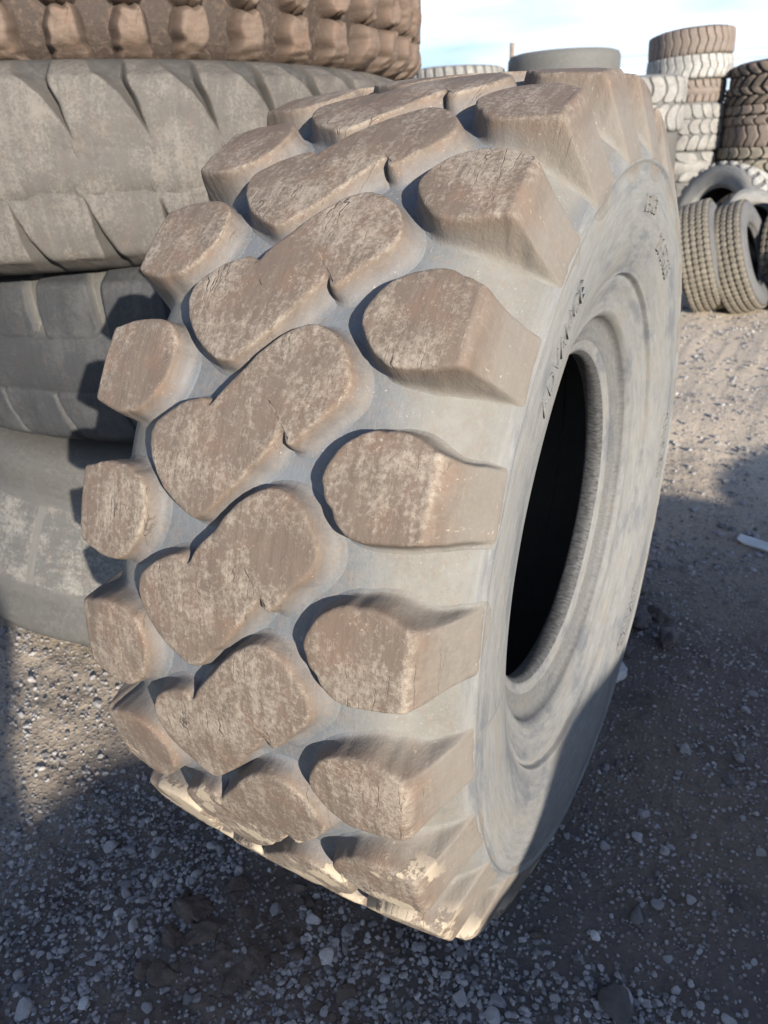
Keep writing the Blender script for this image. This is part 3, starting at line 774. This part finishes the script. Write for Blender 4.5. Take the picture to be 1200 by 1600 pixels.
# stacks behind the photographer; they throw the long shadow over the foreground
GB = 'tyres stacked behind the viewpoint'
dx, dy = SUN_DIR.x, SUN_DIR.y
ex, ey = -dy, dx
TAN = math.tan(RAD(SUN_EL))
def caster(w, R, s_c, s0, nm, mat, seed, n):
    H = TAN * (s_c - R - s0)
    x, y = s_c * dx + w * ex, s_c * dy + w * ey
    hw = H / n / 2
    pr = flat_profile(R, (hw * .86) / R, .02, mid=0, bulge=.05)
    first = None
    words = ["bottom", "second from the ground", "third from the ground", "fourth from the ground", "fifth from the ground", "sixth from the ground"]
    for i in range(n):
        lab = "worn tyre %s in the %s" % (words[i], nm)
        rs_ = random.Random(seed + i)
        loc = (x + rs_.uniform(-.02, .02), y + rs_.uniform(-.02, .02), hw * (2 * i + 1))
        if first is None:
            e = hw * .9; p = 2 * math.pi * R / 30
            first = tyre(lab, GB, pr, 30, [(zig([-e, 0, e], [0, p * .3, 0], p * .7, R), 'tread_lug')], mat, nseg=72, nv=40, loc=loc, rot=FLAT(.3 * i), seed=seed, npt=20, wall=.005, fillet=.005, edge=.005, fine=False, variants=1, vhs=hw / R)
        else:
            dup(first, loc, FLAT(.3 * i), lab)
caster(.30, .62, 4.3, -.98, "broad stack behind the viewpoint", M_grey, 91, 5)
caster(1.36, .62, 5.3, -1.2, "broad stack right of the viewpoint", M_dark, 92, 5)
caster(2.45, .66, 4.3, -1.25, "broad stack far right of the viewpoint", M_grey, 93, 4)
caster(-.76, .47, 4.2, -.52, "narrow stack behind the viewpoint", M_dark, 94, 5)
caster(-1.62, .55, 5.2, -2.6, "stack left behind the viewpoint", M_grey, 95, 5)
caster(3.75, .66, 4.9, -1.35, "outermost right stack behind the viewpoint", M_dark, 96, 5)

# ------------------------------------------------------------------ stones, clods, debris
def ico(sub=1):
    import bmesh
    bm = bmesh.new(); bmesh.ops.create_icosphere(bm, subdivisions=sub, radius=1)
    V = np.array([v.co[:] for v in bm.verts]); F = np.array([[v.index for v in f.verts] for f in bm.faces]); bm.free()
    return V, F
I1, I2, I3, I4 = ico(1), ico(2), ico(3), ico(4)
def scatter(n, xr, yr, smin, smax, base, seed, powr=2.5, flat=.65, clump=0.0, sunk=.25):
    r = np.random.RandomState(seed)
    V0, F0 = base
    x = r.uniform(*xr, n); y = r.uniform(*yr, n)
    if clump:
        d = vnoise(np.stack([x, y], -1) * 3.0, 77, 3) + r.uniform(-.5, .5, n)
        k = d > clump - .6; x, y = x[k], y[k]
    d = np.hypot(x * 1.0, (y + .0))
    n = len(x)
    s = smin + (smax - smin) * r.power(1.0, n) ** powr
    sc = np.stack([s * r.uniform(.8, 1.35, n), s * r.uniform(.7, 1.1, n), s * r.uniform(.45, .85, n) * flat / .65], -1)
    a = r.uniform(0, 6.283, n); ca, sa = np.cos(a), np.sin(a)
    nv = len(V0)
    am = .20 if nv < 20 else .10
    ph = r.uniform(0, 6.28, (n, 1, 4)); fq = r.uniform(1.2, 2.6, (n, 1, 4)); V3 = V0[None]
    lum = sum(np.sin((V3 @ np.eye(3)[k % 3])[..., None] * fq[:, :, k:k + 1] + ph[:, :, k:k + 1]) for k in range(4)) * .09
    if nv > 20:
        V0 = np.repeat(V0[None], n, 0)
        for _ in range(6):
            q = r.normal(size=(n, 1, 3)); q /= np.linalg.norm(q, axis=2, keepdims=True)
            dd = (V0 * q).sum(2, keepdims=True) - r.uniform(.45, .8, (n, 1, 1))
            V0 = V0 - np.maximum(0, dd) * q
    else:
        V0 = V0[None]
    J = 1 + lum + r.uniform(-am, am, (n, nv, 1)) * (.35 if nv > 100 else 1)
    V = V0 * J * sc[:, None, :]
    tilt = r.uniform(-.4, .4, n)
    Vx = V[..., 0] * np.cos(tilt)[:, None] - V[..., 2] * np.sin(tilt)[:, None]
    Vz = V[..., 0] * np.sin(tilt)[:, None] + V[..., 2] * np.cos(tilt)[:, None]
    Xr = Vx * ca[:, None] - V[..., 1] * sa[:, None] + x[:, None]
    Yr = Vx * sa[:, None] + V[..., 1] * ca[:, None] + y[:, None]
    Zr = Vz + ground_z(x, y)[:, None] + (sc[:, 2] * sunk)[:, None]
    F = (F0[None] + (np.arange(n) * nv)[:, None, None]).reshape(-1, 3)
    tint = np.repeat(r.uniform(0, 1, n), nv)
    return np.stack([Xr, Yr, Zr], -1).reshape(-1, 3), F, tint
def gravel(name, label, parts):
    Vs, Fs, Ts, o = [], [], [], 0
    for V, F_, t in parts:
        Vs.append(V); Fs.append(F_ + o); Ts.append(t); o += len(V)
    ob = link(name, build_mesh(name, np.concatenate(Vs), [np.concatenate(Fs)], M_gravel, tint=np.concatenate(Ts), smooth=False))
    return tag(ob, label, 'gravel', kind='stuff')
gravel('gravel', "fine grey gravel strewn over the dirt around the tyres",
       [scatter(30000, (-1.9, 1.3), (-1.2, 1.6), .0016, .0055, I1, 1, 1.6, clump=.15),
        scatter(7500, (-1.9, 1.3), (-1.2, 1.6), .004, .010, I2, 2, 2.4, clump=.62),
        scatter(1900, (-1.8, 1.3), (-1.15, 1.4), .007, .020, I3, 3, 3.4, clump=.62),
        scatter(4200, (-.15, .72), (-.95, -.35), .003, .0095, I2, 11, 1.8, clump=.2),
        scatter(3200, (-1.15, -.35), (-1.05, -.45), .003, .009, I2, 12, 1.8, clump=.2),
        scatter(9000, (-1.5, 3.5), (1.4, 7), .005, .018, I1, 4, 3.0)])
Vc, Fc, _ = scatter(230, (-.36, .22), (-.92, -.48), .006, .026, I3, 21, 2.6, clump=.5, sunk=.0, flat=.5)
tag(link('mud_clods', build_mesh('mud_clods', Vc, [Fc], M_clod, smooth=False)), "dark mud clods trodden up on the ground below the loader tyre", 'mud', kind='stuff')
def rock(name, label, x, y, size, mat, seed, amp=.22, facet=0, cat='stone', zoff=0., base=I4, rz=0.):
    V, F_ = base
    V = V.copy(); V = V / np.linalg.norm(V, axis=1)[:, None]
    r = np.random.RandomState(seed)
    for _ in range(facet):
        n_ = r.normal(size=3); n_ /= np.linalg.norm(n_); d = r.uniform(.55, .85)
        dd = V @ n_; V = V - np.maximum(0, dd - d)[:, None] * n_
    V = V * (1 + amp * vnoise(V * 1.6, seed, 4))[:, None]
    V = V * np.array(size)
    c_, s_ = math.cos(rz), math.sin(rz)
    V = np.stack([V[:, 0] * c_ - V[:, 1] * s_, V[:, 0] * s_ + V[:, 1] * c_, V[:, 2]], -1)
    ob = link(name, build_mesh(name, V, [F_], mat, smooth=True))
    ob.location = (x, y, float(ground_z(np.array([x]), np.array([y]))[0]) + size[2] * .45 + zoff)
    return tag(ob, label, cat)
ROCKS = [
    ('stone', "pale bluish rounded stone tucked against the loader tyre's right foot", 960, 1052, (.048, .036, .030), 'p', 1),
    ('stone', "dark angular rock at the bottom edge of the picture, right of centre", 965, 1568, (.040, .030, .024), 'd', 2),
    ('stone', "off-white pebble on dark mud left of the foreground clods", 186, 1425, (.014, .011, .008), 'p', 3),
    ('stone', "bluish flat chip lying right above the off-white pebble", 195, 1383, (.013, .011, .005), 'g', 4),
    ('stone', "small tan oval pebble, left of a pair in the left foreground", 142, 1345, (.009, .007, .006), 'g', 5),
    ('stone', "small tan oval pebble, right of a pair in the left foreground", 162, 1346, (.010, .007, .006), 'g', 6),
    ('stone', "grey oval stone near the left edge of the foreground", 28, 1522, (.013, .010, .008), 'g', 7),
    ('stone', "round bluish stone in the gravel below the loader tyre", 657, 1478, (.012, .011, .009), 'g', 8),
    ('stone', "whitish stone right of the tyre foot in the gravel", 930, 1461, (.012, .009, .007), 'p', 9),
    ('stone', "grey stone in gravel at lower right, beside a dark rock", 868, 1556, (.011, .010, .009), 'g', 10),
    ('stone', "dark smooth stone alone on dirt near the right edge", 1188, 1334, (.014, .011, .008), 'g', 11),
    ('stone', "light grey stone against the tyre's lower right edge", 885, 1300, (.010, .008, .007), 'g', 12),
    ('stone', "white crumbly lump at the lower left foreground", 130, 1565, (.014, .012, .008), 'p', 13),
]
Cc = M.translation
def world_at(px, py, z=0.):      # where a thing seen in the photograph stands on the ground
    v = rt * ((px - 600) / 1151.4) + fw - up * ((py - 800) / 1151.4)
    t = (z - Cc.z) / v.z
    p = Cc + v * t
    return p.x, p.y
for nm, lab, px_, py_, sz, m, sd in ROCKS:
    x, y = world_at(px_, py_)
    rock(nm, lab, x, y, sz, {'p': M_rock_pale, 'd': M_rock_dark, 'g': M_rock_grey}[m], sd, .18, 5, rz=sd * 1.3)
CL = [(560, 1420, .050, "large dark crumbly clod in the mud ridge below the tyre's left side"), (600, 1455, .034, "bluish dark flat clod in the mud ridge right under the large one"),
      (520, 1410, .028, "long dark clod standing at the left end of the mud ridge"), (500, 1470, .03, "low brown clod left in the mud ridge"), (660, 1490, .03, "rounded brown clod right in the mud ridge"),
      (700, 1530, .036, "big flat dark clod near the bottom edge below the tyre"), (400, 1500, .026, "small dark clod in the left foreground mud"), (840, 1455, .018, "small dark clod on dirt right of the tyre foot")]
CL = [(c[0] // 2 + 20 if i < 6 else c[0], c[1], c[2], c[3]) for i, c in enumerate(CL)]
for i, (px_, py_, s, lab) in enumerate(CL):
    x, y = world_at(px_, py_)
    rock('mud_clod', lab, x, y, (s, s * .7, s * .4), M_clod, 50 + i, .5, 4, cat='clod', rz=i * .9, zoff=-s * .1)

# torn dark rubber scraps right of the tyre
def scrap(label, x, y, L, W, seed, rz, curl=.05):
    n, m_ = 26, 16
    a, b = np.meshgrid(np.linspace(-1, 1, n), np.linspace(-1, 1, m_), indexing='ij')
    r = np.random.RandomState(seed)
    P = np.stack([a.ravel() * 1.5, b.ravel() * 1.1], -1)
    edge = 1 - .16 * vnoise(P * 1.2, seed, 2)
    X_ = a.ravel() * L * edge; Y_ = b.ravel() * W * edge
    Z_ = curl * (.35 + .5 * vnoise(P * .75, seed + 1, 1)) + .4 * curl * np.abs(a.ravel()) ** 2
    Z_ = np.maximum(Z_, .004)
    top = np.stack([X_, Y_, Z_ + .008], -1); bot = np.stack([X_, Y_, Z_], -1)
    V = np.concatenate([top, bot]); idx = np.arange(n * m_).reshape(n, m_)
    q = np.stack([idx[:-1, :-1], idx[1:, :-1], idx[1:, 1:], idx[:-1, 1:]], -1).reshape(-1, 4)
    rim = np.concatenate([idx[:, 0], idx[-1, 1:], idx[-2::-1, -1], idx[0, -2:0:-1]])
    rn = np.roll(rim, -1); k = n * m_
    sdf = np.stack([rim, rim + k, rn + k, rn], -1)
    ob = link('rubber_scrap', build_mesh('rubber_scrap', V, [q, q[:, ::-1] + k, sdf], M_rag))
    ob.location = (x, y, float(ground_z(np.array([x]), np.array([y]))[0])); ob.rotation_euler = (0, 0, rz)
    return tag(ob, label, 'scrap')
for i, (px_, py_, L, W, lab, cu) in enumerate(((985, 925, .09, .06, "crumpled dark rubber scrap farthest back beside the loader tyre", .06), (1000, 975, .08, .07, "upright folded dark scrap in the middle of the torn heap", .08),
                                              (1045, 1010, .10, .05, "bluish torn scrap sticking out right from the heap", .04), (965, 1005, .09, .06, "dark scrap touching the tyre's edge in the torn heap", .05), (1030, 965, .06, .06, "small brown scrap behind the bluish torn one", .05))):
    x, y = world_at(px_, py_)
    rock('rubber_scrap', lab, x, y, (L * .62, W * .6, .028 + .006 * (i % 3)), M_rag, 200 + i, .45, 9, cat='scrap', rz=.8 * i)
# pale flat shard at the right edge
x, y = world_at(1185, 846)
sh = scrap("pale greenish white pointed shard lying on the shaded dirt at the right edge", x, y, .075, .028, 300, -.35, .012)
sh.data.materials.clear(); sh.data.materials.append(M_shard); sh.name = 'shard'; sh['category'] = 'shard'
# ------------------------------------------------------------------ power line far behind
def tube(name, pts, r, mat, parent=None, n=6):
    P = np.array(pts, float); V = []
    for i in range(len(P)):
        d = P[min(i + 1, len(P) - 1)] - P[max(i - 1, 0)]; d /= np.linalg.norm(d)
        a = np.cross(d, (0, 0, 1.)) if abs(d[2]) < .9 else np.cross(d, (1., 0, 0)); a /= np.linalg.norm(a); b = np.cross(d, a)
        for k in range(n):
            t = 2 * math.pi * k / n; V.append(P[i] + r * (a * math.cos(t) + b * math.sin(t)))
    idx = np.arange(len(P) * n).reshape(len(P), n)
    q = np.stack([idx[:-1], idx[1:], np.roll(idx[1:], -1, 1), np.roll(idx[:-1], -1, 1)], -1).reshape(-1, 4)
    return link(name, build_mesh(name, np.array(V), [q], mat), parent)
C2 = (0.591, -1.345, 1.485)
def far_pt(az, el, d): return (C2[0] + d * math.sin(RAD(az)), C2[1] + d * math.cos(RAD(az)), C2[2] + d * math.tan(RAD(el)))
pole = bpy.data.objects.new('utility_pole', None); COL.objects.link(pole)
bx_, by_, _ = far_pt(-20.9, 0, 45); pole.location = (bx_, by_, 0)
tag(pole, "distant wooden utility pole rising just above the stacks behind the loader tyre", 'pole')
tube('post', [(0, 0, 0), (0, 0, 6.2)], .12, M_metal, pole, 10)
tube('crossarm', [(-.5, -.1, 4.9), (.5, .1, 4.9)], .05, M_metal, pole)
for i, el in enumerate((4.05, 4.45, 5.0)):
    a, b = far_pt(-20.9, 4.1 + .4 * i, 45), far_pt(30, el - .3, 80)
    pts = [(a[0] + (b[0] - a[0]) * t, a[1] + (b[1] - a[1]) * t, a[2] + (b[2] - a[2]) * t - .8 * 4 * t * (1 - t)) for t in np.linspace(0, 1, 24)]
    tag(tube('power_cable', pts, .008, M_wire), "thin dark power cable crossing the sky, %s of the three" % ("lowest", "middle", "highest")[i], 'cable', 'power cables')
